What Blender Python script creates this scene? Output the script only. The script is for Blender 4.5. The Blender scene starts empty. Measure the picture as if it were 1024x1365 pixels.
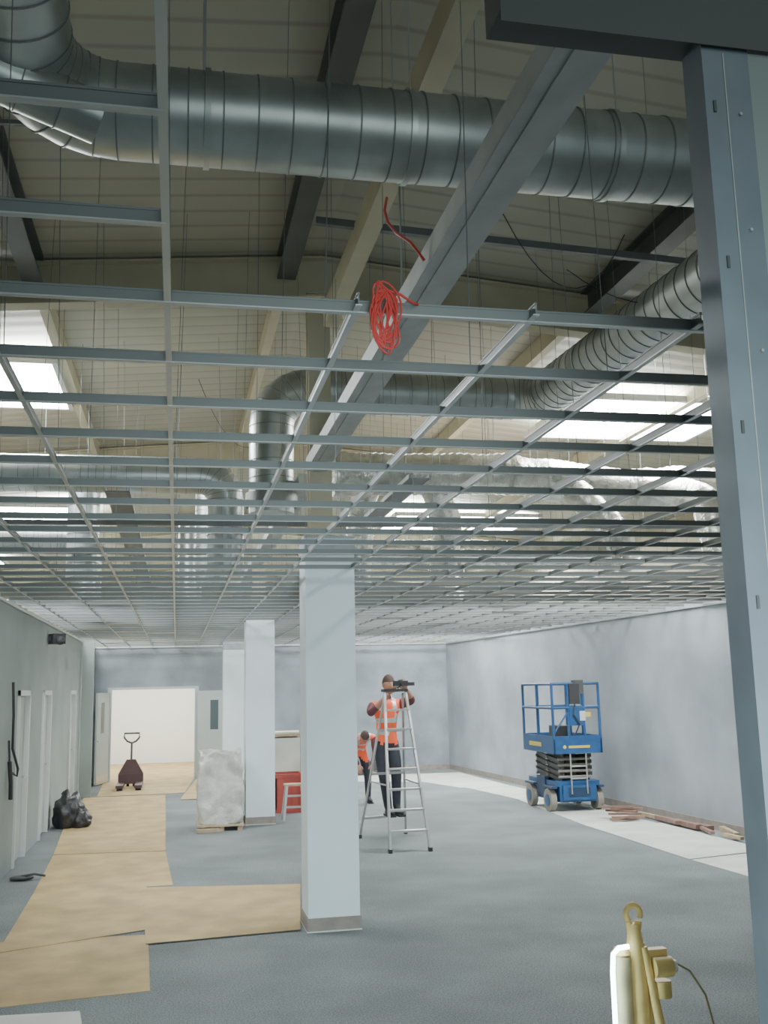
import bpy, bmesh, math, random
from mathutils import Matrix, Vector, noise
random.seed(4)
scene=bpy.context.scene
COL=scene.collection

# ------------------------------------------------------------------ materials
def mat(name,col,rough=0.7,metal=0.0,var=0.0,scale=4.0,bump=0.0,bscale=60.0,emit=None,estr=0.0,spec=0.5,col2=None):
    m=bpy.data.materials.new(name); m.use_nodes=True
    nt=m.node_tree; b=nt.nodes['Principled BSDF']
    b.inputs['Base Color'].default_value=(*col,1); b.inputs['Roughness'].default_value=rough
    b.inputs['Metallic'].default_value=metal
    b.inputs['Specular IOR Level'].default_value=spec
    if emit:
        b.inputs['Emission Color'].default_value=(*emit,1); b.inputs['Emission Strength'].default_value=estr
    tc=nt.nodes.new('ShaderNodeTexCoord')
    if var>0 or col2:
        n=nt.nodes.new('ShaderNodeTexNoise'); n.inputs['Scale'].default_value=scale; n.inputs['Detail'].default_value=6
        r=nt.nodes.new('ShaderNodeValToRGB')
        c2=col2 if col2 else tuple(max(0,c*(1-var)) for c in col)
        c1=col if col2 else tuple(min(1,c*(1+var*0.6)) for c in col)
        r.color_ramp.elements[0].position=0.35; r.color_ramp.elements[1].position=0.65
        r.color_ramp.elements[0].color=(*c2,1); r.color_ramp.elements[1].color=(*c1,1)
        nt.links.new(tc.outputs['Object'],n.inputs['Vector']); nt.links.new(n.outputs['Fac'],r.inputs[0]); nt.links.new(r.outputs[0],b.inputs['Base Color'])
    if bump>0:
        n2=nt.nodes.new('ShaderNodeTexNoise'); n2.inputs['Scale'].default_value=bscale; n2.inputs['Detail'].default_value=4
        bp=nt.nodes.new('ShaderNodeBump'); bp.inputs['Strength'].default_value=bump; bp.inputs['Distance'].default_value=0.02
        nt.links.new(tc.outputs['Object'],n2.inputs['Vector']); nt.links.new(n2.outputs['Fac'],bp.inputs['Height']); nt.links.new(bp.outputs[0],b.inputs['Normal'])
    return m

def mat_roof():
    m=mat('roof_lining_panel',(0.40,0.41,0.37),0.6)
    nt=m.node_tree;b=nt.nodes['Principled BSDF']
    tc=nt.nodes.new('ShaderNodeTexCoord'); w=nt.nodes.new('ShaderNodeTexWave'); w.bands_direction='Y'; w.inputs['Scale'].default_value=1.1
    w.wave_profile='SIN'
    r=nt.nodes.new('ShaderNodeValToRGB'); r.color_ramp.elements[0].position=0.0; r.color_ramp.elements[1].position=0.12
    r.color_ramp.elements[0].color=(0.26,0.25,0.20,1); r.color_ramp.elements[1].color=(0.35,0.34,0.27,1)
    bp=nt.nodes.new('ShaderNodeBump'); bp.inputs['Strength'].default_value=0.3; bp.inputs['Distance'].default_value=0.02
    nt.links.new(tc.outputs['Object'],w.inputs['Vector']); nt.links.new(w.outputs['Fac'],r.inputs[0]); nt.links.new(r.outputs[0],b.inputs['Base Color'])
    nt.links.new(w.outputs['Fac'],bp.inputs['Height']); nt.links.new(bp.outputs[0],b.inputs['Normal'])
    return m
def mat_floor():
    m=mat('grey_carpet_floor',(0.19,0.215,0.22),0.95,var=0.22,scale=0.9,bump=0.7,bscale=140)
    nt=m.node_tree;b=nt.nodes['Principled BSDF']
    src=b.inputs['Base Color'].links[0].from_socket
    tc=nt.nodes.new('ShaderNodeTexCoord');n=nt.nodes.new('ShaderNodeTexNoise');n.inputs['Scale'].default_value=75;n.inputs['Detail'].default_value=2
    r=nt.nodes.new('ShaderNodeValToRGB');r.color_ramp.elements[0].position=.38;r.color_ramp.elements[1].position=.62
    r.color_ramp.elements[0].color=(.68,.72,.76,1);r.color_ramp.elements[1].color=(1.25,1.22,1.15,1)
    mx=nt.nodes.new('ShaderNodeMix');mx.data_type='RGBA';mx.blend_type='MULTIPLY';mx.inputs[0].default_value=1
    nt.links.new(tc.outputs['Object'],n.inputs['Vector']);nt.links.new(n.outputs['Fac'],r.inputs[0])
    nt.links.new(src,mx.inputs[6]);nt.links.new(r.outputs[0],mx.inputs[7]);nt.links.new(mx.outputs[2],b.inputs['Base Color'])
    return m

M_roof=mat_roof()
M_floor=mat_floor()
M_wall=mat('skimmed_plaster_wall',(0.31,0.345,0.37),0.8,var=0.24,scale=0.8)
M_wallb=mat('bare_plasterboard_wall',(0.23,0.26,0.285),0.8,var=0.25,scale=1.4)
M_wall2=mat('painted_wall',(0.25,0.295,0.285),0.75,var=0.14,scale=0.7)
M_white=mat('white_boxing',(0.72,0.82,0.86),0.6,var=0.03,scale=2)
M_track=mat('galv_track_band',(0.36,0.40,0.41),0.5,metal=0.3,var=0.1,scale=8)
M_skirt=mat('brown_grey_skirting',(0.25,0.22,0.19),0.7,var=0.15,scale=8)
M_cream=mat('cream_steel_paint',(0.50,0.46,0.33),0.6,var=0.08,scale=3)
M_darksteel=mat('dark_purlin_steel',(0.07,0.075,0.072),0.6,var=0.15,scale=3)
M_grid=mat('ceiling_grid_galv',(0.46,0.49,0.48),0.42,metal=0.4,var=0.05,scale=5)
M_web=mat('ceiling_grid_web_shaded',(0.17,0.185,0.18),0.5,metal=0.35,var=0.05,scale=5)  # same steel as the flange, with the web's shadow put into the colour
M_beam=mat('galv_channel',(0.36,0.385,0.38),0.5,metal=0.3,var=0.12,scale=5)
M_beamd=mat('galv_channel_dark',(0.16,0.175,0.18),0.55,metal=0.3,var=0.12,scale=5)
M_duct=mat('spiral_duct_galv',(0.44,0.475,0.46),0.36,metal=0.75,var=0.3,scale=2.2)
M_ductd=mat('duct_seam',(0.20,0.215,0.21),0.5,metal=0.5)
M_foil=mat('foil_insulation',(0.64,0.64,0.58),0.27,metal=0.8,var=0.25,scale=7,bump=0.9,bscale=11)
M_stud=mat('galv_stud_post',(0.145,0.175,0.20),0.5,metal=0.15,var=0.10,scale=7)
M_studd=mat('dark_track',(0.07,0.077,0.073),0.6,metal=0.2)
M_glow=mat('rooflight_diffuser',(0.9,0.95,1.0),0.5,emit=(0.93,0.98,1.0),estr=80)
M_board=mat('brown_protection_board',(0.43,0.315,0.145),0.85,var=0.2,scale=2.6,bump=0.15,bscale=40)
M_boardw=mat('white_protection_board',(0.62,0.63,0.57),0.7,var=0.15,scale=2)
M_rub=mat('red_brown_timber',(0.22,0.13,0.10),0.8,var=0.2,scale=8)
M_blue=mat('lift_blue_paint',(0.013,0.070,0.19),0.4,var=0.15,scale=8)
M_blued=mat('lift_dark_blue',(0.008,0.03,0.07),0.5)
M_black=mat('black_rubber',(0.02,0.02,0.022),0.7)
M_dkgrey=mat('dark_grey_metal',(0.07,0.07,0.07),0.55,metal=0.3,var=0.2,scale=9)
M_tyre=mat('grey_tyre',(0.24,0.22,0.19),0.8)
M_yel=mat('yellow_plastic',(0.66,0.48,0.16),0.5,var=0.15,scale=9)
M_yelg=mat('worn_yellow_grey',(0.38,0.33,0.18),0.5,var=0.2,scale=9)
M_yelt=mat('yellow_decal',(0.60,0.44,0.08),0.6)
M_alu=mat('aluminium',(0.50,0.51,0.50),0.35,metal=0.8,var=0.05,scale=8)
M_red=mat('red_plastic',(0.34,0.05,0.035),0.5,var=0.1,scale=6)
M_jack=mat('pallet_truck_maroon',(0.045,0.016,0.016),0.5,var=0.1,scale=6)
M_redc=mat('red_cable',(0.52,0.045,0.035),0.5)
M_door=mat('white_door',(0.42,0.47,0.465),0.5,var=0.04,scale=3)
M_glass=mat('dark_vision_glass',(0.08,0.10,0.11),0.15)
M_wrap=mat('stretch_wrapped_load',(0.52,0.52,0.47),0.3,var=0.3,scale=4,bump=0.8,bscale=12)
M_wood=mat('pale_timber',(0.40,0.31,0.20),0.8,var=0.2,scale=9)
M_bag=mat('black_bin_bag',(0.018,0.018,0.02),0.35,bump=0.6,bscale=16)
M_skin=mat('skin',(0.45,0.22,0.15),0.6)
M_hair=mat('dark_brown_hair',(0.06,0.035,0.025),0.8,bump=0.4,bscale=90)
M_vis=mat('hi_vis_orange',(0.95,0.12,0.04),0.6,emit=(1,0.12,0.03),estr=0.15)
M_refl=mat('reflective_tape',(0.62,0.64,0.60),0.35,metal=0.2)
M_shirt=mat('maroon_sleeve',(0.13,0.045,0.05),0.85)
M_trou=mat('dark_trousers',(0.03,0.033,0.045),0.9,var=0.2,scale=8)
M_glint=mat('edge_glint_rod',(0.9,1,1),0.3,emit=(0.70,0.93,1.0),estr=28)  # bright reflection along the bent rod, put in as emission
M_tile=mat('ceiling_tile',(0.55,0.55,0.51),0.9,bump=0.3,bscale=150)
M_sock=mat('white_plastic',(0.60,0.61,0.60),0.4)
M_bright=mat('bright_room_wall',(0.88,0.87,0.81),0.8)

# ------------------------------------------------------------------ builder
class B:
    def __init__(s): s.v=[];s.f=[];s.m=[];s.s=[];s.mats=[]
    def mi(s,m):
        if m not in s.mats: s.mats.append(m)
        return s.mats.index(m)
    def add(s,vs,fs,m,smooth=False):
        o=len(s.v); s.v+= [tuple(v) for v in vs]; k=s.mi(m)
        for f in fs: s.f.append(tuple(i+o for i in f)); s.m.append(k); s.s.append(smooth)
    def obox(s,c,size,m,R=None):
        c=Vector(c); hx,hy,hz=[a/2 for a in size]; vs=[]
        for x in(-hx,hx):
            for y in(-hy,hy):
                for z in(-hz,hz):
                    p=Vector((x,y,z))
                    if R is not None: p=R@p
                    vs.append(c+p)
        s.add(vs,[(0,1,3,2),(4,6,7,5),(0,4,5,1),(2,3,7,6),(0,2,6,4),(1,5,7,3)],m)
    def box(s,x0,x1,y0,y1,z0,z1,m): s.obox(((x0+x1)/2,(y0+y1)/2,(z0+z1)/2),(abs(x1-x0),abs(y1-y0),abs(z1-z0)),m)
    def beam(s,p0,p1,w,h,m,up=(0,0,1)):
        p0=Vector(p0);p1=Vector(p1);d=p1-p0;L=d.length;d.normalize();up=Vector(up)
        if abs(d.dot(up))>0.98: up=Vector((0,1,0))
        r=d.cross(up).normalized();u=r.cross(d)
        R=Matrix((r,d,u)).transposed(); s.obox((p0+p1)/2,(w,L,h),m,R)
    def tube(s,pts,rad,m,seg=12,cap=True,smooth=True,flat=1.0):
        pts=[Vector(p) for p in pts]
        if not hasattr(rad,'__len__'): rad=[rad]*len(pts)
        n=len(pts); T=[]
        for i in range(n):
            a=pts[max(0,i-1)];b=pts[min(n-1,i+1)];t=(b-a)
            if t.length<1e-9: t=Vector((0,0,1))
            T.append(t.normalized())
        ref=Vector((0,0,1)) if abs(T[0].z)<0.9 else Vector((1,0,0))
        r=T[0].cross(ref).normalized(); vs=[];fs=[]
        for i in range(n):
            r=(r-T[i]*r.dot(T[i])).normalized(); u=T[i].cross(r)
            for k in range(seg):
                a=2*math.pi*k/seg; vs.append(pts[i]+(r*math.cos(a)+u*math.sin(a)*flat)*rad[i])
        for i in range(n-1):
            for k in range(seg):
                a=i*seg+k;b=i*seg+(k+1)%seg; fs.append((a,b,b+seg,a+seg))
        s.add(vs,fs,m,smooth)
        if cap:
            s.add(vs[:seg],[tuple(range(seg))[::-1]],m); s.add(vs[-seg:],[tuple(range(seg))],m)
    def ell(s,c,r,m,R=None,nu=20,nv=12,fn=None):
        c=Vector(c);vs=[];fs=[]
        for j in range(nv+1):
            t=math.pi*j/nv
            for i in range(nu):
                a=2*math.pi*i/nu
                p=Vector((math.sin(t)*math.cos(a),math.sin(t)*math.sin(a),math.cos(t)))
                if fn: p=fn(p)
                p=Vector((p.x*r[0],p.y*r[1],p.z*r[2]))
                if R is not None:p=R@p
                vs.append(c+p)
        for j in range(nv):
            for i in range(nu):
                a=j*nu+i;b=j*nu+(i+1)%nu; fs.append((a,a+nu,b+nu,b))
        s.add(vs,fs,m,True)
    def poly(s,pts,z0,z1,m):
        n=len(pts); vs=[(x,y,z0) for x,y in pts]+[(x,y,z1) for x,y in pts]
        fs=[tuple(range(n))[::-1],tuple(range(n,2*n))]+[(i,(i+1)%n,(i+1)%n+n,i+n) for i in range(n)]
        s.add(vs,fs,m)
    def obj(s,name,parent=None,bevel=0,loc=None):
        me=bpy.data.meshes.new(name); me.from_pydata(s.v,[],s.f)
        for m in s.mats: me.materials.append(m)
        me.polygons.foreach_set('material_index',s.m); me.polygons.foreach_set('use_smooth',s.s); me.update()
        bm=bmesh.new();bm.from_mesh(me);bmesh.ops.recalc_face_normals(bm,faces=bm.faces);bm.to_mesh(me);bm.free()
        o=bpy.data.objects.new(name,me); COL.objects.link(o)
        if loc: o.location=loc
        if parent: o.parent=parent
        if bevel:
            md=o.modifiers.new('bevel','BEVEL'); md.width=bevel; md.segments=2; md.limit_method='ANGLE'
        return o
def one(fn,name,**k):
    b=B(); fn(b); return b.obj(name,**k)

def fillet(pts,R,n=6):
    pts=[Vector(p) for p in pts]; out=[('p',pts[0])]
    for i in range(1,len(pts)-1):
        a=(pts[i-1]-pts[i]).normalized(); c=(pts[i+1]-pts[i]).normalized()
        ang=a.angle(c); t=R/math.tan(ang/2); p0=pts[i]+a*t;p1=pts[i]+c*t
        cen=pts[i]+(a+c).normalized()*(R/math.sin(ang/2))
        v0=p0-cen; v1=p1-cen; om=v0.angle(v1)
        for k in range(n+1):
            f=k/n; out.append(('a' if k<n else 'p',cen+(v0*math.sin((1-f)*om)+v1*math.sin(f*om))/math.sin(om)))
    out.append(('p',pts[-1])); return out
def duct(b,pts,r,m=None,R=None,pitch=0.17,n=6,seg=36):
    m=m or M_duct; P=[p for _,p in fillet(pts,R or r*1.7,n)]
    b.tube(P,r,m,seg=seg)
    for i in range(len(P)-1):
        a,c=P[i],P[i+1]; d=c-a;L=d.length
        if L<1e-4: continue
        d.normalize(); nn=max(1,int(L/pitch))
        for q in range(nn):
            s0=L*q/nn; b.tube([a+d*s0,a+d*(s0+.007)],r+.006,M_ductd,seg=seg)
def flex(b,pts,r,m=None,pitch=0.05):
    m=m or M_foil; P=[p for _,p in fillet(pts,r*1.4,8)]
    path=[];rad=[];k=0
    for i in range(len(P)-1):
        d=P[i+1]-P[i];L=d.length
        if L<1e-4: continue
        nn=max(1,int(L/pitch))
        for q in range(nn):
            p=P[i]+d*(q/nn); path.append(p); rad.append(r*(1+0.05*(k%2)+0.22*noise.noise(p*2.3))); k+=1
    path.append(P[-1]);rad.append(r)
    b.tube(path,rad,m,seg=22)

# ------------------------------------------------------------------ shell
H=3.25
one(lambda b:b.box(-8,10.5,-3,36,-0.2,0,M_floor),'floor')
def roofz(x): return 6.38-0.085*abs(x-1.35)
def mk_roof(b):
    for x0,x1 in((-8,1.35),(1.35,10.5)):
        z0,z1=roofz(x0),roofz(x1)
        b.add([(x0,-3,z0),(x1,-3,z1),(x1,36,z1),(x0,36,z0),(x0,-3,z0+.12),(x1,-3,z1+.12),(x1,36,z1+.12),(x0,36,z0+.12)],
              [(0,1,2,3),(4,5,6,7),(0,1,5,4),(3,2,6,7),(0,3,7,4),(1,2,6,5)],M_roof)
one(mk_roof,'ceiling')
one(lambda b:b.box(-8.2,-8,-3,36,0,5.8,M_cream),'wall_outer_left')
one(lambda b:b.box(10.5,10.7,-3,36,0,5.8,M_cream),'wall_outer_right')
one(lambda b:b.box(-8,10.5,36,36.2,0,6.5,M_cream),'wall_outer_back')
def lw(b):
    ys=[-1,13.75,14.75,16.2,17.2,20.2,21.3,26]
    for i in range(0,len(ys)-1):
        if i%2==0: b.box(-2.12,-2,ys[i],ys[i+1],0,H,M_wall2)
        else: b.box(-2.12,-2,ys[i],ys[i+1],2.2,H,M_wall2)
one(lw,'wall_left')
def rx(y): return 7.75-0.0586*(y-12.7)
def rw(b):
    b.poly([(rx(6),6),(rx(25.9),25.9),(rx(25.9)+.15,25.9),(rx(6)+.15,6)],0,H+.05,M_wall)
one(rw,'wall_right')
def bw(b):
    b.box(-2,-1.6,25.8,25.95,0,H,M_wallb); b.box(-1.6,.5,25.8,25.95,2.2,H,M_wallb); b.box(.5,7.3,25.8,25.95,0,H,M_wallb)
one(bw,'wall_back')
one(lambda b:(b.box(.5,6.98,25.76,25.799,0,.13,M_skirt),b.box(-2,-1.6,25.76,25.799,0,.13,M_skirt)),'baseboard_back')
def bbr(b):
    b.poly([(rx(8)-.02,8),(rx(25.7)-.02,25.7),(rx(25.7)-.002,25.7),(rx(8)-.002,8)],0,.12,M_skirt)
one(bbr,'baseboard_right')
def trims(b):
    b.box(-1.999,-1.97,-1,25.8,H-.03,H,M_grid)
    b.box(-1.96,7,25.77,25.799,H-.03,H,M_grid)
    b.poly([(rx(6)-.03,6),(rx(25.7)-.03,25.7),(rx(25.7)-.002,25.7),(rx(6)-.002,6)],H-.03,H,M_grid)
one(trims,'trim_1')
def far(b):
    b.box(-4,4,32,32.1,0,3.2,M_bright); b.box(-4.1,-4,26,32,0,3.2,M_bright); b.box(4,4.1,26,32,0,3.2,M_bright)
one(far,'wall_far_room')
one(lambda b:b.box(-4.1,4.1,25.96,32.1,3.2,3.28,M_bright),'ceiling_far_room')
def opf(b):
    for x in(-1.6,.5): b.box(x-.05,x+.05,25.72,25.79,0,2.2,M_door)
    b.box(-1.65,.55,25.72,25.79,2.2,2.26,M_door)
one(opf,'trim_2')
def door(name,y0,y1):
    b=B()
    for yy in(y0+.03,y1-.03): b.box(-2.10,-1.97,yy-.03,yy+.03,0,2.2,M_sock)
    b.box(-2.10,-1.97,y0,y1,2.13,2.2,M_sock)
    b.box(-2.09,-2.04,y0+.07,y1-.07,0.01,2.12,M_door)
    b.box(-2.045,-2.03,y0+.2,y0+.42,1.2,1.9,M_glass)
    b.tube([(-2.04,y1-.15,1.05),(-1.99,y1-.15,1.05),(-1.99,y1-.28,1.05)],.012,M_alu)
    return b.obj(name)
door('door_1',13.75,14.75);door('door_2',16.2,17.2);door('door_3',20.2,21.3)
def leaf(name,hx,hy,ang,w=.9):
    b=B(); R=Matrix.Rotation(ang,3,'Z')
    def q(c,s,m): b.obox(R@Vector(c),s,m,R)
    q((w/2,0,1.08),(w,.045,2.12),M_door); q((w*.55,0,1.55),(.2,.056,.72),M_glass)
    q((w-.1,0,1.02),(.12,.1,.025),M_alu)
    q((w/2,0,.12),(w-.05,.052,.2),M_alu)
    return b.obj(name,loc=(hx,hy,0))
leaf('door_4',-1.62,25.68,math.radians(-105),.85)
leaf('door_5',.53,25.7,math.radians(-12),.75)
one(lambda b:b.box(-1.96,-1.72,22.2,22.32,0.01,H-.04,M_wall2),'wall_left_return')

# ------------------------------------------------------------------ structure
def frame(y,name):
    b=B()
    for sgn,xe in((-1,-8),(1,10.5)):
        z0=roofz(1.35)-.02; z1=roofz(xe)-.02
        for (dz0,dz1,w) in((-.0,-.02,.09),(-.40,-.42,.09),(-.02,-.40,.008)):
            b.add([(1.35,y-w,z0+dz1),(1.35,y+w,z0+dz1),(xe,y+w,z1+dz1),(xe,y-w,z1+dz1),(1.35,y-w,z0+dz0),(1.35,y+w,z0+dz0),(xe,y+w,z1+dz0),(xe,y-w,z1+dz0)],
              [(0,1,2,3),(4,5,6,7),(0,1,5,4),(3,2,6,7),(0,3,7,4),(1,2,6,5)],M_cream)
    zt=roofz(1.35)-.4
    for yy in(y+.14,y+.32): b.box(1.24,1.46,yy-.01,yy+.01,3.60,zt,M_cream)
    b.box(1.34,1.36,y+.14,y+.32,3.60,zt,M_cream)
    b.box(1.2,1.5,y-.1,y+.34,zt-.02,zt,M_cream)
    return b.obj(name)
for y in(9.3,16.8,24.1,31.4): frame(y,'portal_frame')
def column(x0,y0,w,top,name='boxed_column'):
    b=B(); b.box(x0,x0+w,y0,y0+w,0,top,M_white)
    b.box(x0-.008,x0+w+.008,y0-.008,y0+w+.008,top,top+.02,M_track)
    b.box(x0-.006,x0+w+.006,y0-.006,y0+w+.006,top-.16,top-.02,M_track)
    b.box(x0-.012,x0+w+.012,y0-.012,y0+w+.012,0,.12,M_skirt)
    b.box(x0-.014,x0+w+.014,y0-.014,y0+w+.014,.0,.012,M_sock)
    return b.obj(name)
column(1.18,9.35,.47,3.56);column(1.12,16.75,.47,3.45);column(1.06,23.6,.47,3.25-.02)
def purl(b):
    for x in(-6.2,-3.8,-1.35,1.0,4.15,6.6,9.0):
        zt=roofz(x)-.005
        b.box(x-.09,x+.09,-3,9.2,zt-.02,zt,M_darksteel); b.box(x-.012,x+.012,-3,9.2,zt-.24,zt,M_darksteel); b.box(x-.09,x+.09,-3,9.2,zt-.26,zt-.24,M_darksteel)
        for ya,yb in((9.4,16.7),(16.9,24.0),(24.2,31.3)):
            b.box(x-.05,x+.05,ya,yb,zt-.2,zt,M_cream)
one(purl,'roof_purlins')
one(lambda b:b.box(1.36,1.50,-2,9.2,5.62,5.84,M_cream),'cream_ridge_beam')
def chan(b):
    z=4.2
    b.box(1.19,1.39,1.2,9.3,z,z+.015,M_beam); b.box(1.19,1.21,1.2,9.3,z,z+.12,M_beam); b.box(1.37,1.39,1.2,9.3,z,z+.12,M_beam)
    b.box(1.25,1.33,1.2,9.3,z-.010,z,M_beam)
    b.box(1.19,1.39,9.9,25.6,z,z+.1,M_beam)
    for yy in (3.0,5.5,8.0,12,15,19,22): b.tube([(1.29,yy,z+.01),(1.29,yy,5.6)],.006,M_beam,seg=6)
one(chan,'galvanised_channel_beam')
def strut(b):
    b.beam((1.05,7.45,5.85),(4.15,7.45,5.72),.05,.06,M_beamd)
    b.beam((-8,6.4,5.6),(1.0,6.4,5.95),.03,.03,M_beamd)
    b.beam((4.15,7.45,5.72),(10,7.45,5.4),.05,.06,M_beamd)
one(strut,'roof_bracing_strut')
def rl(x0,x1,y0,y1):
    b=B(); z=min(roofz(x0),roofz(x1))-.03
    b.box(x0,x1,y0,y1,z-.02,z,M_glow)
    for a in((x0-.06,x0,y0-.06,y1+.06),(x1,x1+.06,y0-.06,y1+.06),(x0,x1,y0-.06,y0),(x0,x1,y1,y1+.06)): b.box(*a,z-.06,z+.02,M_sock)
    b.obj('rooflight')
rl(-3.6,-1.45,11.5,13.4); rl(5.1,7.6,11.7,13.7); rl(-4.2,-1.8,20.6,22.6); rl(4.6,7.8,20.6,22.6); rl(8.3,10,25.5,28); rl(-6.5,-4.6,27,29);rl(5,7.8,28,30)

# ------------------------------------------------------------------ ducts
b=B()
duct(b,[(-.75,1.9,5.75),(-.75,4.8,5.05),(3.9,4.8,5.05),(3.95,10.3,5.3),(.95,10.3,5.3),(.95,10.3,3.95)],.235,R=.42)
b.tube([(.95,10.3,4.02),(.95,10.3,4.16)],.27,M_ductd,seg=32)
for x in(.1,1.15,2.3,3.2):
    b.tube([(x,4.8,5.05),(x+.03,4.8,5.05)],.248,M_duct,seg=36)
    for s in(-.2,.2): b.tube([(x,4.8+s,5.2),(x,4.8+s,6.2)],.004,M_beam,seg=5)
b.obj('spiral_duct_main')
b=B()
duct(b,[(-1.9,3.4,5.2),(-1.15,4.3,5.0),(-.4,4.55,4.85)],.12)
duct(b,[(-2.2,2.6,5.35),(-1.2,3.0,5.5),(-.8,3.0,5.5)],.26,R=.3)
b.obj('branch_duct')
b=B()
duct(b,[(-7.5,12,4.7),(.55,12,4.7),(.55,12.0,3.55)],.22,R=.3)
duct(b,[(.45,14.0,5.3),(.45,14,3.6)],.22)
duct(b,[(.2,17.5,5.0),(.2,17.5,3.6)],.2)
duct(b,[(-7,16.2,4.6),(-1.4,16.2,4.6),(-1.4,16.2,3.6)],.22)
duct(b,[(-1.2,13.2,4.9),(-1.2,13.2,3.6)],.2)
b.obj('distribution_duct')
b=B()
flex(b,[(1.9,12.2,4.8),(4.2,12.2,4.85),(6.0,12.4,4.7),(8.9,12.4,4.9)],.26)
flex(b,[(3.2,12.3,4.8),(3.6,13.0,4.3),(3.6,13.4,3.6)],.18)
flex(b,[(5.0,12.3,4.8),(5.5,12.0,4.2),(5.7,11.8,3.6)],.2)
flex(b,[(6.2,12.3,4.8),(6.6,11.4,4.4),(6.6,11.2,3.6)],.2)
flex(b,[(2.4,12.3,4.8),(2.5,13.6,4.6),(2.5,13.8,3.6)],.17)
flex(b,[(2.4,18.5,4.6),(5,18.7,4.7),(8.5,18.5,4.6)],.25)
flex(b,[(4.6,18.5,4.6),(4.9,17.5,4.3),(5,17.4,3.5)],.2)
flex(b,[(6.6,10.2,4.2),(7.6,9.4,4.2),(9,9.4,4.3)],.22)
b.obj('foil_flexible_duct')
def svc(b):
    for (x,y0,y1,z) in((2.6,10.5,25,4.4),(-.6,10,25.5,4.1)):
        b.box(x-.12,x+.12,y0,y1,z,z+.01,M_beamd); b.box(x-.12,x-.11,y0,y1,z,z+.05,M_beam); b.box(x+.11,x+.12,y0,y1,z,z+.05,M_beam)
    for y in(11.4,14.6,18.8,21.5): b.beam((-7,y,4.0),(9,y,4.05),.05,.05,M_beamd)
    for y in(13,15.5,20): b.tube([(-7,y,3.9),(9,y,3.9)],.03,M_beam,seg=8)
one(svc,'cable_tray_run')
b=B()
for i in range(12):
    a=random.uniform(-.3,.3); r1=random.uniform(.075,.1); r2=random.uniform(.012,.038); cx=random.uniform(-.01,.012)
    pts=[]
    for k in range(21):
        t=2*math.pi*k/20; pts.append((.587+cx+math.sin(t)*r2*math.cos(a)+.012*math.sin(t*2+i),2.74+math.sin(t)*r2*math.sin(a),3.225+math.cos(t)*r1-.02*math.sin(i)))
    b.tube(pts,.0032,M_redc,seg=6,cap=False)
b.tube([(.59,2.74,3.31),(.64,2.75,3.30),(.68,2.76,3.28),(.70,2.78,3.285)],.004,M_redc,seg=6)
b.obj('red_cable_coil')
b=B()
b.tube([(1.1,5.0,4.80),(1.075,4.95,4.7),(1.07,4.85,4.58),(1.08,4.7,4.45),(1.12,4.55,4.33),(1.17,4.5,4.22)],.008,M_redc,seg=6)
b.obj('red_hanging_cable')

# ------------------------------------------------------------------ suspended grid
RX=[-.04+.549*k for k in range(-3,15)]
CY=[2.79+.54*k for k in range(0,43)]
def grid(b):
    def tee(p0,p1,dz=0):
        b.beam((p0[0],p0[1],H+dz),(p1[0],p1[1],H+dz),.020,.004,M_grid)
        b.beam((p0[0],p0[1],H+.018+dz),(p1[0],p1[1],H+.018+dz),.004,.032,M_web)
        b.beam((p0[0],p0[1],H+.036+dz),(p1[0],p1[1],H+.036+dz),.008,.006,M_web)
    for x in RX:
        y0=2.79
        if abs(x+.04)<.01: y0=.3
        elif x>2.0: y0=3.3
        elif x<-.3: y0=1.2
        y1=25.77
        if x>rx(25.7): y1=12.7-(x-7.70)/.0586
        y1=min(y1,25.77)
        if x>0: y0-=.06
        if y1>y0: tee((x,y0),(x,y1),.003)
    for i,y in enumerate(CY):
        xe=rx(y)-.03
        tee((-1.97,y),(xe,y))
    for y in(1.81,2.29): tee((-1.97,y),(-.04,y))
    tee((-1.97,1.3),(-.04,1.3))
one(grid,'suspended_ceiling_grid')
def hangers(b):
    for x in RX:
        for j,y in enumerate(CY):
            if j%3==1 and y<25 and x<rx(y)-.1:
                b.tube([(x,y+.1,H+.04),(x+random.uniform(-.08,.08),y+.1+random.uniform(-.05,.05),roofz(x)-.02)],.002,M_beamd,seg=4,cap=False)
one(hangers,'hanger_wires')
def tiles(b):
    for (i,j) in((0,28),(1,30),(0,34),(1,34),(2,31),(1,36),(0,38),(2,38),(3,37),(1,26)):
        x=RX[i];y=CY[j]; b.box(max(x,-1.96)+.02,x+.53,y+.02,y+.52,H+.006,H+.02,M_tile)
    for (i,j) in((8,14),(10,16),(12,13),(11,20),(7,22),(9,24),(13,12),(12,22)):
        x=RX[i];y=CY[j]; b.box(x+.02,x+.53,y+.02,y+.52,H+.006,H+.02,M_tile)
one(tiles,'ceiling_tiles')
b=B()
for (x0,y0,x1,y1,d) in((2.1,6.2,3.4,6.8,.6),(3.2,7.5,4.6,6.8,.4),(.2,11,1.2,13,.5)):
    pts=[(x0+(x1-x0)*t/12,y0+(y1-y0)*t/12,5.6-d*4*(t/12)*(1-t/12)) for t in range(13)]
    b.tube(pts,.004,M_black,seg=5)
b.obj('hanging_cables')

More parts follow.
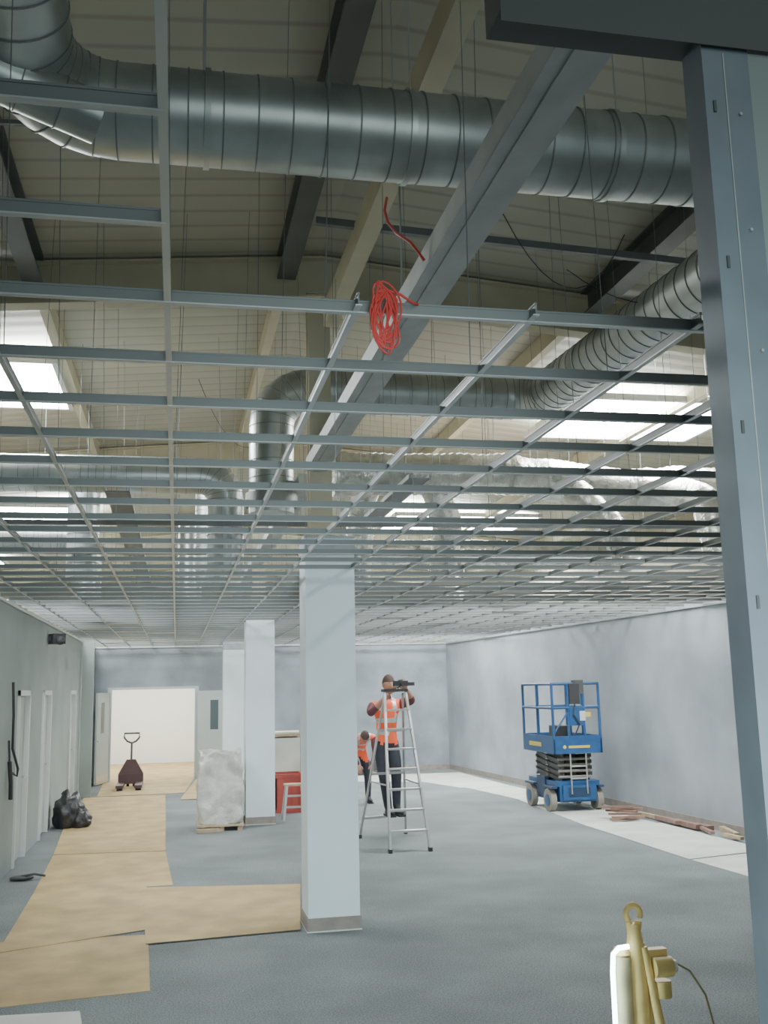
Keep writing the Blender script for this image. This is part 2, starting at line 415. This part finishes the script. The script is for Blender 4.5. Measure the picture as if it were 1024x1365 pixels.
# ------------------------------------------------------------------ near stud partition
def studwall(b):
    x=1.235;y=2.0
    b.box(x,x+.012,y+.0065,y+.09,0.0,3.74,M_stud); b.box(x,x+.125,y,y+.006,0,3.74,M_stud); b.box(x+.113,x+.125,y+.0065,y+.07,0,3.74,M_stud)
    b.box(x+.055,x+.058,y-.002,y,0,3.66,M_beam)
    for k in range(9): b.box(x+.02,x+.027,y-.004,y,.3+k*.4,.33+k*.4,M_studd)
    for k in range(12): b.tube([(x+.09,y-.006,.2+k*.3),(x+.09,y,.2+k*.3)],.004,M_beam,seg=8)
    b.box(.72,2.6,y-.01,y+.10,3.70,3.84,M_studd); b.box(.72,2.6,y-.014,y-.01,3.67,3.84,M_studd)
    b.box(x+.1255,2.6,y+.002,y+.03,0,3.67,M_wall2)
    b.box(x-.1,2.6,y,y+.09,0,.03,M_stud)
one(studwall,'metal_stud_partition')

# ------------------------------------------------------------------ floor protection
def fl(b):
    def r(p,z,m): b.poly(p,z,z+.004,m)
    r([(-.34,11.9),(1.37,11.55),(1.12,9.45),(-.23,9.33)],.011,M_board)
    r([(-1.6,14.68),(-.12,14.5),(-.01,12.0),(-1.5,12.0)],.001,M_board)
    r([(-1.5,11.98),(-.3,12.02),(-.2,9.9),(-1.45,9.4)],.006,M_board)
    r([(-1.6,9.8),(-.22,9.7),(-.16,7.95),(-1.6,7.8)],.001,M_board)
    r([(-1.8,18.2),(-.15,18.0),(-.12,14.52),(-1.6,14.7)],.006,M_board)
    r([(-1.85,22.3),(-.2,22.2),(-.15,18.02),(-1.8,18.22)],.001,M_board)
    r([(-1.7,25.9),(.45,25.9),(.2,22.4),(-1.6,22.3)],.006,M_board)
    r([(-2.5,31.8),(1.5,31.8),(.8,26),(-1.7,26)],.001,M_board)
    r([(.5,25.6),(1.9,25.6),(1.7,21),(.1,21)],.011,M_board)
one(fl,'brown_floor_protection_boards')
def fw(b):
    def r(p,z): b.poly(p,z,z+.004,M_boardw)
    r([(6.2,10.2),(7.6,9.4),(7.5,11.9),(6.12,11.6)],.001); r([(6.1,11.62),(7.35,11.9),(7.25,14.6),(6.1,14.7)],.006)
    r([(6.1,14.72),(7.2,14.6),(7.1,18),(6.3,18.4)],.001); r([(6.3,18.4),(7.15,18),(7.0,20.9),(6.0,21)],.006)
    r([(5.9,21),(7.0,20.9),(6.9,24.6),(4.2,24.8),(4.0,23.4),(5.5,22.6)],.001)
    r([(-.62,7.6),(-1.7,7.7),(-1.7,6),(-.4,6)],.001)
    b.poly([(7.0,9.4),(7.85,9.1),(7.75,10.9),(7.1,10.8)],.012,.016,M_board)
one(fw,'white_floor_protection_boards')
def rub(b):
    rr=random.Random(3)
    for k in range(18):
        y=9.3+k*.34+rr.uniform(-.1,.1)
        if 11.9<y<12.5: continue
        x=rx(y)-.2-rr.uniform(0,.18); L=rr.uniform(.35,.9); a=rr.uniform(-.25,.2)
        b.obox((x,y,.045+rr.uniform(0,.02)),(rr.uniform(.05,.12),L,rr.uniform(.03,.07)),M_rub if rr.random()<.65 else M_wood,Matrix.Rotation(a,3,'Z'))
    for k in range(6):
        b.obox((6.95+rr.uniform(-.2,.2),15.0+rr.uniform(-.3,.4),.04+.03*k),(.5,.07,.03),M_rub,Matrix.Rotation(rr.uniform(-.8,.8),3,'Z'))
one(rub,'timber_offcuts')

# ------------------------------------------------------------------ scissor lift
def lift():
    b=B(); x0,x1,y0,y1=6.27,7.05,16.35,17.75
    b.box(x0+.06,x1-.06,y0+.02,y1-.02,.16,.42,M_blue)
    b.box(x0+.02,x1-.02,y0+.45,y1-.45,.2,.5,M_blue); b.box(x0+.1,x1-.1,y0-.03,y0+.02,.2,.44,M_blue)
    b.box(x0+.2,x1-.2,y0-.04,y0-.03,.26,.4,M_blued)
    b.box(x0,x1,y0+.03,y1-.03,.42,.5,M_blue)
    for yy in(y0+.25,y1-.25):
        for xx,s in((x0+.02,-1),(x1-.02,1)):
            b.tube([(xx,yy,.19),(xx+s*.10,yy,.19)],.19,M_tyre,seg=24); b.tube([(xx+s*.101,yy,.19),(xx+s*.11,yy,.19)],.10,M_blue,seg=16)
            b.box(min(xx,xx+s*.10),max(xx,xx+s*.10),yy-.22,yy+.22,.385,.42,M_blued)
    for k in range(4):
        z=.56+k*.10
        for xx in(x0+.14,x1-.14):
            b.beam((xx,y0+.15,z-.04),(xx,y1-.15,z+.05),.04,.06,M_dkgrey); b.beam((xx+.05,y0+.15,z+.05),(xx+.05,y1-.15,z-.04),.04,.06,M_dkgrey)
        for yy in(y0+.15,(y0+y1)/2,y1-.15): b.tube([(x0+.1,yy,z),(x1-.1,yy,z)],.025,M_tyre,seg=10)
    b.box(x0+.3,x1-.3,y0+.3,y1-.3,.5,.9,M_dkgrey)
    b.box(x0-.03,x1+.03,y0-.05,y1+.02,.97,1.03,M_dkgrey)
    for a in((x0-.04,x1+.04,y0-.07,y0-.04),(x0-.04,x1+.04,y1+.01,y1+.04),(x0-.05,x0-.02,y0-.07,y1+.04),(x1+.02,x1+.05,y0-.07,y1+.04)): b.box(*a,.96,1.25,M_blue)
    b.box(x0+.22,x0+.6,y0-.076,y0-.071,1.05,1.09,M_yelt); b.ell((x0+.15,y0-.074,1.07),(.03,.004,.03),M_yelt); b.box(x0-.056,x0-.051,y0+.5,y0+1.1,1.06,1.13,M_yelt)
    zt=2.12; r=.024
    xa,xb,ya,yb=x0-.03,x1+.03,y0-.05,y1+.02
    for z in(zt,1.72):
        for p,q in(((xa,ya),(xb,ya)),((xb,ya),(xb,yb)),((xa,yb),(xb,yb)),((xa,ya),(xa,yb))): b.tube([(*p,z),(*q,z)],r,M_blue,seg=10)
    for x,y in((xa,ya),(xb,ya),(xa,yb),(xb,yb),(xa,(ya+yb)/2),(xb,(ya+yb)/2),(xa+.28,ya),(xb-.28,ya),(xa+.28,yb),(xb-.28,yb)): b.tube([(x,y,1.2),(x,y,zt)],r,M_blue,seg=10)
    b.box(xa+.30,xb-.30,ya-.02,ya+.01,1.42,1.72,M_blue)
    b.box(xa+.30,xa+.48,ya-.06,ya+.12,1.78,2.12,M_black); b.box(xa+.38,xa+.56,ya-.05,ya+.05,1.95,2.18,M_dkgrey)
    b.tube([(xa+.41,ya,1.8),(xa+.36,ya-.05,1.6),(xa+.46,ya-.05,1.45),(xa+.38,ya,1.25)],.012,M_black,seg=6)
    b.box(xa+.48,xa+.58,ya-.03,ya-.021,1.5,1.66,M_sock); b.box(xa+.58,xa+.68,ya-.03,ya-.021,1.56,1.64,M_yelt)
    b.tube([(xa,ya,1.28),(xa+.28,ya,1.66)],.015,M_blue,seg=8)
    b.box(x0+.25,x1-.25,y0+.5,y0+.9,1.03,1.4,M_dkgrey)
    b.box(x0-.02,x0+.05,y0+.5,y0+.9,.25,.55,M_blued)
    for z in(.55,.75): b.tube([(x0+.25,y0-.05,z),(x1-.25,y0-.05,z)],.014,M_alu,seg=8)
    for x in(x0+.25,x1-.25): b.tube([(x,y0-.05,.3),(x,y0-.05,.97)],.014,M_alu,seg=8)
    return b.obj('scissor_lift',bevel=.006)
lift()

# ------------------------------------------------------------------ stepladder
def ladder():
    b=B(); T=2.08
    fl_=Vector((2.76,13.3,0));fr=Vector((3.30,13.3,0)); tl=Vector((2.86,13.93,T));tr=Vector((3.16,13.93,T))
    bl=Vector((2.62,14.75,0));br=Vector((3.34,14.95,0)); btl=Vector((2.88,14.02,T-.04));btr=Vector((3.14,14.02,T-.04))
    for a,c in((fl_,tl),(fr,tr)): b.beam(a+Vector((0,0,.02)),c,.028,.065,M_alu,up=(0,1,0))
    for a,c in((bl,btl),(br,btr)): b.beam(a+Vector((0,0,.02)),c,.024,.045,M_alu,up=(0,1,0))
    for a in(fl_,fr,bl,br): b.obox(a+Vector((0,0,.025)),(.045,.08,.05),M_black)
    for k in range(1,8):
        f=k/8; p=fl_.lerp(tl,f);q=fr.lerp(tr,f); b.beam(p,q,.10,.025,M_alu)
    for f in(.14,.45,.75): b.beam(bl.lerp(btl,f),br.lerp(btr,f),.03,.035,M_alu)
    b.box(2.84,3.18,13.86,14.08,T-.01,T+.03,M_black)
    for s,t in((fl_.lerp(tl,.4),bl.lerp(btl,.4)),(fr.lerp(tr,.4),br.lerp(btr,.4))): b.beam(s,t,.008,.02,M_alu)
    return b.obj('stepladder')
ladder()

# ------------------------------------------------------------------ people
def skin_mesh(joints,edges,root,sub=2):
    me=bpy.data.meshes.new('sk');bm=bmesh.new();lay=bm.verts.layers.skin.verify();V={}
    for k,(p,r) in joints.items():
        v=bm.verts.new(p); d=v[lay]; d.radius=(r if isinstance(r,tuple) else (r,r)); d.use_root=(k==root); V[k]=v
    for a,c in edges: bm.edges.new((V[a],V[c]))
    bm.to_mesh(me);bm.free()
    o=bpy.data.objects.new('sk',me);COL.objects.link(o)
    md=o.modifiers.new('s','SKIN');md.use_smooth_shade=True;md.branch_smoothing=.6
    sb=o.modifiers.new('u','SUBSURF');sb.levels=sub;sb.render_levels=sub
    dg=bpy.context.evaluated_depsgraph_get();dg.update()
    ev=o.evaluated_get(dg);m2=ev.to_mesh()
    vs=[v.co.copy() for v in m2.vertices];fs=[tuple(p.vertices) for p in m2.polygons]
    ev.to_mesh_clear();bpy.data.objects.remove(o)
    return vs,fs
def headfn(p):
    x,y,z=p
    if z<0: k=1-.30*(-z)**1.2; x*=k; y=y*(1-.12*(-z)) - .06*(-z)
    if y<0:
        y*=.95
        y-= .22*math.exp(-((x/.16)**2+((z+.12)/.20)**2))
        y+= .10*math.exp(-(((abs(x)-.36)/.2)**2+((z-.08)/.12)**2))
        y-= .07*math.exp(-((x/.3)**2+((z+.50)/.08)**2))
        y-= .08*math.exp(-((x/.25)**2+((z+.85)/.15)**2))
        y-= .05*math.exp(-((x/.6)**2+((z-.24)/.1)**2))
    return Vector((x,y,z))
def hand(b,w,d,side,s=1.0,curl=1.0):
    w=Vector(w);d=Vector(d).normalized();side=(Vector(side)-d*Vector(side).dot(d)).normalized();n=d.cross(side).normalized()
    R=Matrix((side,d,n)).transposed()
    b.ell(w+d*.05*s,(.043*s,.058*s,.018*s),M_skin,R,14,8)
    for i,(off,L) in enumerate(((.030,.072),(.010,.082),(-.010,.076),(-.029,.060))):
        p=w+d*.092*s+side*off*s; pts=[p-d*.03*s,p]; dd=d.copy();q=p
        for k,fr in enumerate((.45,.3,.25)):
            dd=(Matrix.Rotation(curl*.6*(1 if k else .4),3,side)@dd); q=q+dd*L*fr*s; pts.append(q)
        b.tube(pts,[.010*s,.010*s,.009*s,.008*s,.006*s],M_skin,seg=8)
    p=w+d*.03*s+side*.035*s; pts=[p,p+(side*.8+d*.7).normalized()*.035*s,p+(side*.5+d*.9).normalized()*.068*s+n*.008*s]
    b.tube(pts,[.013*s,.011*s,.008*s],M_skin,seg=8)
def person(name,J,head_c,head_R,hands,s=1.0,sleeve_to_wrist=False):
    b=B(); g=lambda k:Vector(J[k])
    rad={'pelvis':(.165*s,.125*s),'waist':(.16*s,.12*s),'chest':(.19*s,.13*s),'uchest':(.155*s,.11*s),'neck':.06*s,'nape':.055*s,
         'shl':.08*s,'shr':.08*s,'ell':.056*s,'elr':.056*s,'wrl':.036*s,'wrr':.036*s,'hl':.11*s,'hr':.11*s,'knl':.076*s,'knr':.076*s,'anl':.056*s,'anr':.056*s,'tol':.038*s,'tor':.038*s}
    jo={k:(g(k),rad[k]) for k in rad if k in J}
    ed=[('pelvis','waist'),('waist','chest'),('chest','uchest'),('uchest','neck'),('neck','nape')]
    for q in'lr': ed+=[('uchest','sh'+q),('sh'+q,'el'+q),('el'+q,'wr'+q),('pelvis','h'+q),('h'+q,'kn'+q),('kn'+q,'an'+q),('an'+q,'to'+q)]
    vs,fs=skin_mesh(jo,ed,'pelvis')
    segs=[('pelvis','waist','t'),('waist','chest','t'),('chest','uchest','t'),('uchest','neck','t'),('neck','nape','n')]
    for q in'lr': segs+=[('uchest','sh'+q,'t'),('sh'+q,'el'+q,'a'),('el'+q,'wr'+q,'w'),('pelvis','h'+q,'g'),('h'+q,'kn'+q,'g'),('kn'+q,'an'+q,'g'),('an'+q,'to'+q,'f')]
    groups={}
    pw=g('pelvis');uc=g('uchest')
    for f in fs:
        c=sum((vs[i] for i in f),Vector())/len(f);best=None
        for a,k,t in segs:
            A=g(a);D=g(k)-A;u=max(0,min(1,(c-A).dot(D)/D.length_squared));r0=rad[a] if not isinstance(rad[a],tuple) else rad[a][0];r1=rad[k] if not isinstance(rad[k],tuple) else rad[k][0]
            dd=(c-(A+D*u)).length/(r0+(r1-r0)*u)
            if best is None or dd<best[0]: best=(dd,t,u,A+D*u)
        t=best[1]
        m={'t':M_vis,'n':M_skin,'a':M_shirt,'w':M_skin if not sleeve_to_wrist else M_shirt,'g':M_trou,'f':M_black}[t]
        if t=='w' and best[2]<.35: m=M_shirt
        if t=='t':
            ax=(uc-pw); q=(c-pw).dot(ax)/ax.length_squared
            if q<-.05: m=M_trou
            elif .22<q<.32 or .50<q<.60: m=M_refl
            elif q>1.12 and (c-g('neck')).length<.09*s: m=M_shirt
            lat=abs((c-uc).dot((g('shl')-g('shr')).normalized()))
            if q>.6 and .07*s<lat<.12*s: m=M_refl
        if t=='g' and (c-pw).dot(uc-pw)>-0.0: m=M_vis
        groups.setdefault(m,[]).append(f)
    base=len(b.v); b.v+=[tuple(v) for v in vs]
    for m,L in groups.items():
        k=b.mi(m)
        for f in L: b.f.append(tuple(i+base for i in f));b.m.append(k);b.s.append(True)
    hc=Vector(head_c); hs=s*.95
    r=(.083*hs,.103*hs,.128*hs)
    b.ell(hc,r,M_skin,head_R,32,24,fn=headfn)
    def hairfn(p):
        q=headfn(p)
        if p.z<.25 and p.y<-.05: q=Vector((q.x*.9,q.y*.86,q.z*.9))
        if p.z<-.45: q=q*.8
        return q
    b.ell(hc+head_R@Vector((0,.008*hs,.010*hs)),(r[0]*1.07,r[1]*1.03,r[2]*1.05),M_hair,head_R,32,24,fn=hairfn)
    for sx in(-1,1):
        b.ell(hc+head_R@Vector((sx*.083*hs,.005,-.01*hs)),(.012*hs,.02*hs,.032*hs),M_skin,head_R,10,8)
        b.ell(hc+head_R@Vector((sx*.031*hs,-.088*hs,.010*hs)),(.013*hs,.008*hs,.008*hs),M_sock,head_R,10,8)
        b.ell(hc+head_R@Vector((sx*.031*hs,-.094*hs,.010*hs)),(.006*hs,.005*hs,.006*hs),M_black,head_R,8,6)
        b.ell(hc+head_R@Vector((sx*.031*hs,-.093*hs,.030*hs)),(.018*hs,.006*hs,.004*hs),M_hair,head_R,8,6)
    b.ell(hc+head_R@Vector((0,-.099*hs,-.062*hs)),(.022*hs,.006*hs,.006*hs),M_red,head_R,10,6)
    for (w,d,sd,cu) in hands: hand(b,w,d,sd,s,cu)
    for q in'lr':
        a=g('an'+q);t=g('to'+q); d=(t-a);d.z=0;d.normalize(); zf=t.z-.03*s
        Rb=Matrix((Vector((d.y,-d.x,0)),d,Vector((0,0,1)))).transposed()
        b.ell((a.x+d.x*.07*s,a.y+d.y*.07*s,zf+.04*s),(.052*s,.155*s,.052*s),M_black,Rb,16,10)
        b.obox((a.x+d.x*.07*s,a.y+d.y*.07*s,zf+.004),(.09*s,.28*s,.03*s),M_black,Rb)
    return b.obj(name)
s=1.08; X,Y,Z=3.02,14.62,.31
J=dict(pelvis=(X,Y+.02,Z+.97*s),waist=(X-.005,Y+.0,Z+1.12*s),chest=(X,Y-.01,Z+1.32*s),uchest=(X,Y-.01,Z+1.47*s),neck=(X+.01,Y-.02,Z+1.55*s),nape=(X+.02,Y-.05,Z+1.63*s),
 shl=(X+.21,Y-.02,Z+1.47*s),shr=(X-.21,Y-.02,Z+1.45*s),ell=(X+.35,Y-.24,Z+1.50*s),elr=(X-.28,Y-.20,Z+1.34*s),
 wrl=(X+.20,Y-.42,Z+1.66*s),wrr=(X-.03,Y-.40,Z+1.60*s),
 hl=(X+.10,Y+.02,Z+.90*s),hr=(X-.10,Y+.02,Z+.90*s),knl=(X+.12,Y-.05,Z+.49*s),knr=(X-.06,Y-.04,Z+.49*s),anl=(X+.13,Y+.03,Z+.10*s),anr=(X-.0,Y+.02,Z+.10*s),tol=(X+.16,Y-.14,Z+.04),tor=(X+.02,Y-.15,Z+.04))
HR=Matrix.Rotation(math.radians(14),3,'Z')@Matrix.Rotation(math.radians(6),3,'X')
person('worker_on_stepladder',J,(X+.03,Y-.07,Z+1.725*s),HR,
   [((X+.20,Y-.42,Z+1.66*s),(-.3,-.35,.85),(-.9,0,.2),1.0),((X-.03,Y-.40,Z+1.60*s),(.5,-.35,.7),(.7,0,.5),1.0)],s)
def tool(b):
    c=Vector((X+.12,Y-.47,Z+1.735*s)); b.obox(c,(.20,.10,.075),M_black); b.tube([c+Vector((.02,-.05,0)),c+Vector((.02,-.12,0))],.035,M_black,seg=16)
    b.obox(c+Vector((.14,0,-.01)),(.12,.07,.05),M_black); b.obox(c+Vector((0,0,.045)),(.06,.05,.02),M_dkgrey)
    b.tube([c+Vector((.0,.0,-.03)),(X+.06,Y-.56,2.12)],.012,M_black,seg=8)
one(tool,'laser_level')
X,Y,Z=3.42,19.0,0.0; s=1.0
J=dict(pelvis=(X-.05,Y+.1,.98),waist=(X-.02,Y-.02,1.08),chest=(X,Y-.2,1.2),uchest=(X,Y-.33,1.26),neck=(X-.02,Y-.42,1.27),nape=(X-.03,Y-.5,1.26),
 shl=(X+.18,Y-.33,1.22),shr=(X-.2,Y-.33,1.22),ell=(X+.2,Y-.42,.94),elr=(X-.24,Y-.42,.94),wrl=(X+.1,Y-.55,.74),wrr=(X-.14,Y-.55,.74),
 hl=(X+.06,Y+.1,.92),hr=(X-.14,Y+.1,.92),knl=(X+.12,Y-.02,.5),knr=(X-.16,Y-.02,.5),anl=(X+.14,Y+.08,.09),anr=(X-.18,Y+.08,.09),tol=(X+.16,Y-.1,.035),tor=(X-.2,Y-.1,.035))
person('worker_bending',J,(X-.03,Y-.6,1.24),Matrix.Rotation(math.radians(55),3,'X'),[((X+.1,Y-.55,.74),(-.1,-.2,-1),(-.8,-.5,0),.7),((X-.14,Y-.55,.74),(.1,-.2,-1),(.8,-.5,0),.7)],s,True)

# ------------------------------------------------------------------ props
def stack(b):
    for x in(.38,.68,.96): b.box(x,x+.07,16.2,17.1,.0,.07,M_wood)
    b.box(.34,1.06,16.18,17.12,.07,.10,M_wood)
    def fn(p):
        q=Vector([math.copysign(min(1,abs(c)*1.5)**.8,c) for c in p])
        n=noise.noise(Vector((q.x*1.6+3,q.y*2.1,q.z*2.2))); n2=noise.noise(q*5)
        k=1-.10*max(0,q.z)
        q.x*=(1+.14*n+.05*n2)*k; q.y*=(1+.10*n+.04*n2)*k
        if q.z>.4: q.z+=.14*n+.07*n2
        return q
    b.ell((.70,16.65,.63),(.35,.44,.53),M_wrap,None,72,56,fn=fn)
    b.obox((.50,16.12,.03),(.35,.1,.05),M_wood,Matrix.Rotation(.2,3,'Z'))
one(stack,'wrapped_pallet_load')
def crate(b):
    x0,x1,y0,y1=1.72,2.22,18.1,18.7
    b.box(x0,x1,y0,y1,0,.06,M_red)
    for a in((x0,x0+.03,y0,y1),(x1-.03,x1,y0,y1),(x0,x1,y0,y0+.03),(x0,x1,y1-.03,y1)): b.box(*a,.06,.66,M_red)
    b.box(x0-.02,x1+.02,y0-.02,y0+.02,.6,.66,M_red)
    for k in range(4): b.box(x0+.05+.12*k,x0+.07+.12*k,y0-.012,y0,.08,.58,M_red)
    b.box(x0+.04,x1-.04,y0+.04,y1-.04,.1,.62,M_dkgrey)
one(crate,'red_crate')
def wboard(b):
    b.box(1.75,2.35,19.4,20.4,0.0,.10,M_wood)
    b.box(1.78,2.32,19.42,20.38,.10,1.22,M_boardw); b.obox((2.0,19.9,1.27),(.75,.9,.05),M_wood,Matrix.Rotation(.15,3,'Z'));b.obox((2.05,19.85,1.31),(.6,.7,.03),M_boardw,Matrix.Rotation(-.1,3,'Z'))
one(wboard,'plasterboard_stack')
def stool(b):
    z=.58
    b.box(1.78,2.12,17.05,17.3,z-.03,z,M_wood)
    for (x,y,dx,dy) in((1.82,17.08,-.06,-.06),(2.08,17.08,.06,-.06),(1.82,17.27,-.06,.06),(2.08,17.27,.06,.06)): b.beam((x,y,z-.03),(x+dx,y+dy,0.0),.035,.035,M_alu)
    for q in(.2,.38): b.box(1.80,2.10,17.03,17.06,q,q+.03,M_alu)
one(stool,'step_stool')
def jack(b):
    x,y=-1.0,24.4
    for sx in(-.2,.2): b.box(x+sx-.08,x+sx+.08,y-.15-1.0,y-.15,.07,.13,M_jack); b.tube([(x+sx-.06,y-1.0,.045),(x+sx+.06,y-1.0,.045)],.045,M_black,seg=12)
    b.box(x-.28,x+.28,y-.18,y-.05,.08,.30,M_jack)
    b.add([(x-.28,y-.15,.3),(x+.28,y-.15,.3),(x+.1,y-.12,.62),(x-.1,y-.12,.62),(x-.28,y-.05,.3),(x+.28,y-.05,.3),(x+.1,y-.05,.62),(x-.1,y-.05,.62)],[(0,1,2,3),(4,5,6,7),(0,1,5,4),(1,2,6,5),(2,3,7,6),(3,0,4,7)],M_jack)
    b.tube([(x,y,.1),(x,y,.55)],.06,M_dkgrey,seg=12)
    for sx in(-.07,.07): b.tube([(x+sx-.03,y+.04,.09),(x+sx+.03,y+.04,.09)],.09,M_black,seg=16)
    b.tube([(x,y+.02,.5),(x,y+.06,.98)],.025,M_dkgrey,seg=10)
    P=[(x,y+.06,.98),(x-.10,y+.07,1.02),(x-.17,y+.08,1.10),(x-.17,y+.09,1.2),(x+.17,y+.09,1.2),(x+.17,y+.08,1.10),(x+.10,y+.07,1.02),(x,y+.06,.98)]
    b.tube(P,.022,M_dkgrey,seg=8)
one(jack,'pallet_truck')
def bag(b):
    def fn(p):
        q=p*(1+.25*noise.noise(p*2.2)+.1*noise.noise(p*6))
        if q.z<-.6:q.z=-.6
        return q
    b.ell((-1.70,17.6,.21),(.24,.30,.35),M_bag,None,40,28,fn=fn)
    b.ell((-1.50,17.5,.11),(.17,.20,.18),M_bag,None,32,20,fn=fn)
    b.tube([(-1.72,17.6,.42),(-1.74,17.62,.50),(-1.78,17.65,.55)],[.06,.035,.06],M_bag,seg=12)
one(bag,'black_rubbish_bag')
def spk(b):
    b.obox((-1.86,16.6,3.0),(.2,.2,.16),M_black,Matrix.Rotation(.5,3,'Z')); b.box(-1.99,-1.9,16.57,16.63,2.98,3.04,M_black); b.ell((-1.80,16.5,2.97),(.07,.07,.07),M_black)
one(spk,'wall_loudspeaker')
def hose(b):
    b.tube([(-1.98,13.2,2.3),(-1.96,13.2,1.9),(-1.95,13.15,1.5),(-1.9,13.3,1.25),(-1.93,13.45,1.15),(-1.97,13.3,1.2)],.016,M_black,seg=8)
    b.tube([(-1.97,13.1,1.35),(-1.95,13.12,1.1),(-1.95,13.15,.9)],.025,M_black,seg=8)
    b.tube([(-1.97,13.1,1.35),(-1.985,13.1,1.6)],.012,M_black,seg=8)
one(hose,'hanging_black_cable')
def soc(b):
    y=12.95; x=rx(y)
    b.box(x-.015,x-.001,y-.08,y+.08,.42,.51,M_sock)
    for dy in(-.04,.04): b.box(x-.017,x-.0155,y+dy-.02,y+dy+.02,.45,.49,M_dkgrey)
one(soc,'wall_socket')
def junk(b):
    b.box(4.4,5.1,24.9,25.3,0,.12,M_dkgrey); b.tube([(4.5,25,.12),(4.6,25.1,.5)],.03,M_dkgrey); b.obox((4.9,25.05,.2),(.5,.1,.15),M_dkgrey,Matrix.Rotation(.3,3,'Y'))
one(junk,'floor_tool_pile')
def small(b):
    b.ell((-1.75,12.9,.03),(.14,.1,.03),M_dkgrey); b.tube([(-1.85,12.9,.03),(-1.6,12.8,.08),(-1.5,12.95,.03)],.015,M_dkgrey,seg=6)
one(small,'coiled_offcut')
def wl(b):
    X0,Y0=2.27,4.95
    def P(px,py,dy=0): return (X0+(px-850)/262.,Y0+dy,1.03-(py-1200)/262.)
    b.tube([P(829,1258),P(829,1262),P(829,1475)],[.035,.050,.050],M_yelg,seg=24)
    b.tube([P(829,1250),P(829,1258)],[.03,.050],M_yel,seg=24)
    b.tube([P(850,1222),P(850,1250),P(851,1300),P(853,1475)],[.028,.045,.052,.052],M_yel,seg=18)
    b.tube([P(858,1250,-.03),P(870,1330,-.05),P(887,1475,-.12)],[.02,.024,.024],M_yel,seg=12)
    b.tube([P(864,1250,.05),P(874,1330,.08),P(878,1475,.16)],[.02,.024,.024],M_yel,seg=12)
    b.beam(P(820,1262),P(892,1262),.05,.055,M_yel)
    b.tube([P(868,1275,-.05),P(893,1275,-.05)],.048,M_yel,seg=16); b.tube([P(880,1292,-.04),P(880,1312,-.04)],.045,M_yel,seg=16)
    b.tube([P(893,1275,-.05),P(899,1275,-.05)],.03,M_sock,seg=14)
    pts=[]
    for k in range(15):
        a=math.radians(-120+k*19); pts.append(P(850+10*math.cos(a+math.pi*.5),1210-11*math.sin(a+math.pi*.5)))
    b.tube(pts,.015,M_yel,seg=10); b.tube([P(843,1219),P(846,1240)],.018,M_yel,seg=10); b.tube([P(857,1219),P(853,1240)],.018,M_yel,seg=10)
    b.tube([P(834,1246,-.06),P(820,1247,-.06),P(812,1254,-.06),P(810,1275,-.06),P(809,1475,-.06)],.012,M_glint,seg=10)
    b.tube([P(897,1270,-.05),P(915,1280,-.08),P(932,1310,-.1),P(940,1345,-.1),P(944,1400,-.05),P(946,1460,0),P(940,1474,.1)],.006,M_yelg,seg=8)
    b.tube([P(850,1466),P(850,1473)],.13,M_yel,seg=20)
one(wl,'folding_work_light')

# ------------------------------------------------------------------ lights
def area(name,loc,rot,size,e,col=(1,1,1),spread=180):
    l=bpy.data.lights.new(name,'AREA');l.energy=e;l.size=size;l.color=col;l.spread=math.radians(spread)
    o=bpy.data.objects.new(name,l);o.location=loc;o.rotation_euler=rot;COL.objects.link(o);return o
area('added_light_bay_1',(4.6,8.0,5.2),(0,0,0),.35,190,(.93,.98,1))  # added small source, throws the grid's shadows onto the right wall
area('added_light_bay_2',(3.6,14,5.7),(0,0,0),2.0,150,(.95,.98,1))  # added fill above the grid, no fitting here
area('fill_left_rear',(-.8,19,5.6),(0,0,0),1.5,80,(1,.97,.9))  # added fill for the rear left, no fitting here
area('fill_void_left',(-3.5,13.5,4.0),(math.pi,0,0),1.0,60,(1,.80,.55))  # added uplight, warms the rear void on the left
area('fill_void_right',(4.5,14.5,4.3),(math.pi,0,0),1.0,50,(1,.80,.55))  # added uplight, warms the rear void on the right
area('lamp_far_room',(-.5,29,3.1),(0,0,0),4,560,(1,.99,.93))
area('fill_front',(.3,-1.5,1.6),(math.radians(84),0,math.radians(-8)),1.5,110,(.80,.96,1),60)  # added fill from behind the camera, brightens the near column
area('fill_front_roof',(2.0,-1.5,4.5),(math.radians(105),0,math.radians(-5)),2.5,38,(.82,.97,.95),140)  # added fill from behind the camera for the near roof
w=bpy.data.worlds.new('World');scene.world=w;w.use_nodes=True
nt=w.node_tree
nt.nodes['Background'].inputs[0].default_value=(.72,.93,1,1);nt.nodes['Background'].inputs[1].default_value=.28

# ------------------------------------------------------------------ camera
F=1330.; th=math.radians(9.9); ph=math.radians(11.8)
cd=bpy.data.cameras.new('camera');cd.sensor_fit='VERTICAL';cd.sensor_height=36;cd.lens=F/1365*36;cd.clip_start=.05
co=bpy.data.objects.new('camera',cd);COL.objects.link(co)
co.matrix_world=Matrix.Translation((0,0,2.15))@Matrix.Rotation(-ph,4,'Z')@Matrix.Rotation(math.pi/2+th,4,'X')@Matrix.Rotation(-0.0225,4,'Z')
scene.camera=co
scene.view_settings.view_transform='AgX'
for lk in('AgX - Medium Low Contrast','AgX - Low Contrast'):
    try:
        scene.view_settings.look=lk; break
    except Exception as e: print(e)
scene.view_settings.exposure=-0.12
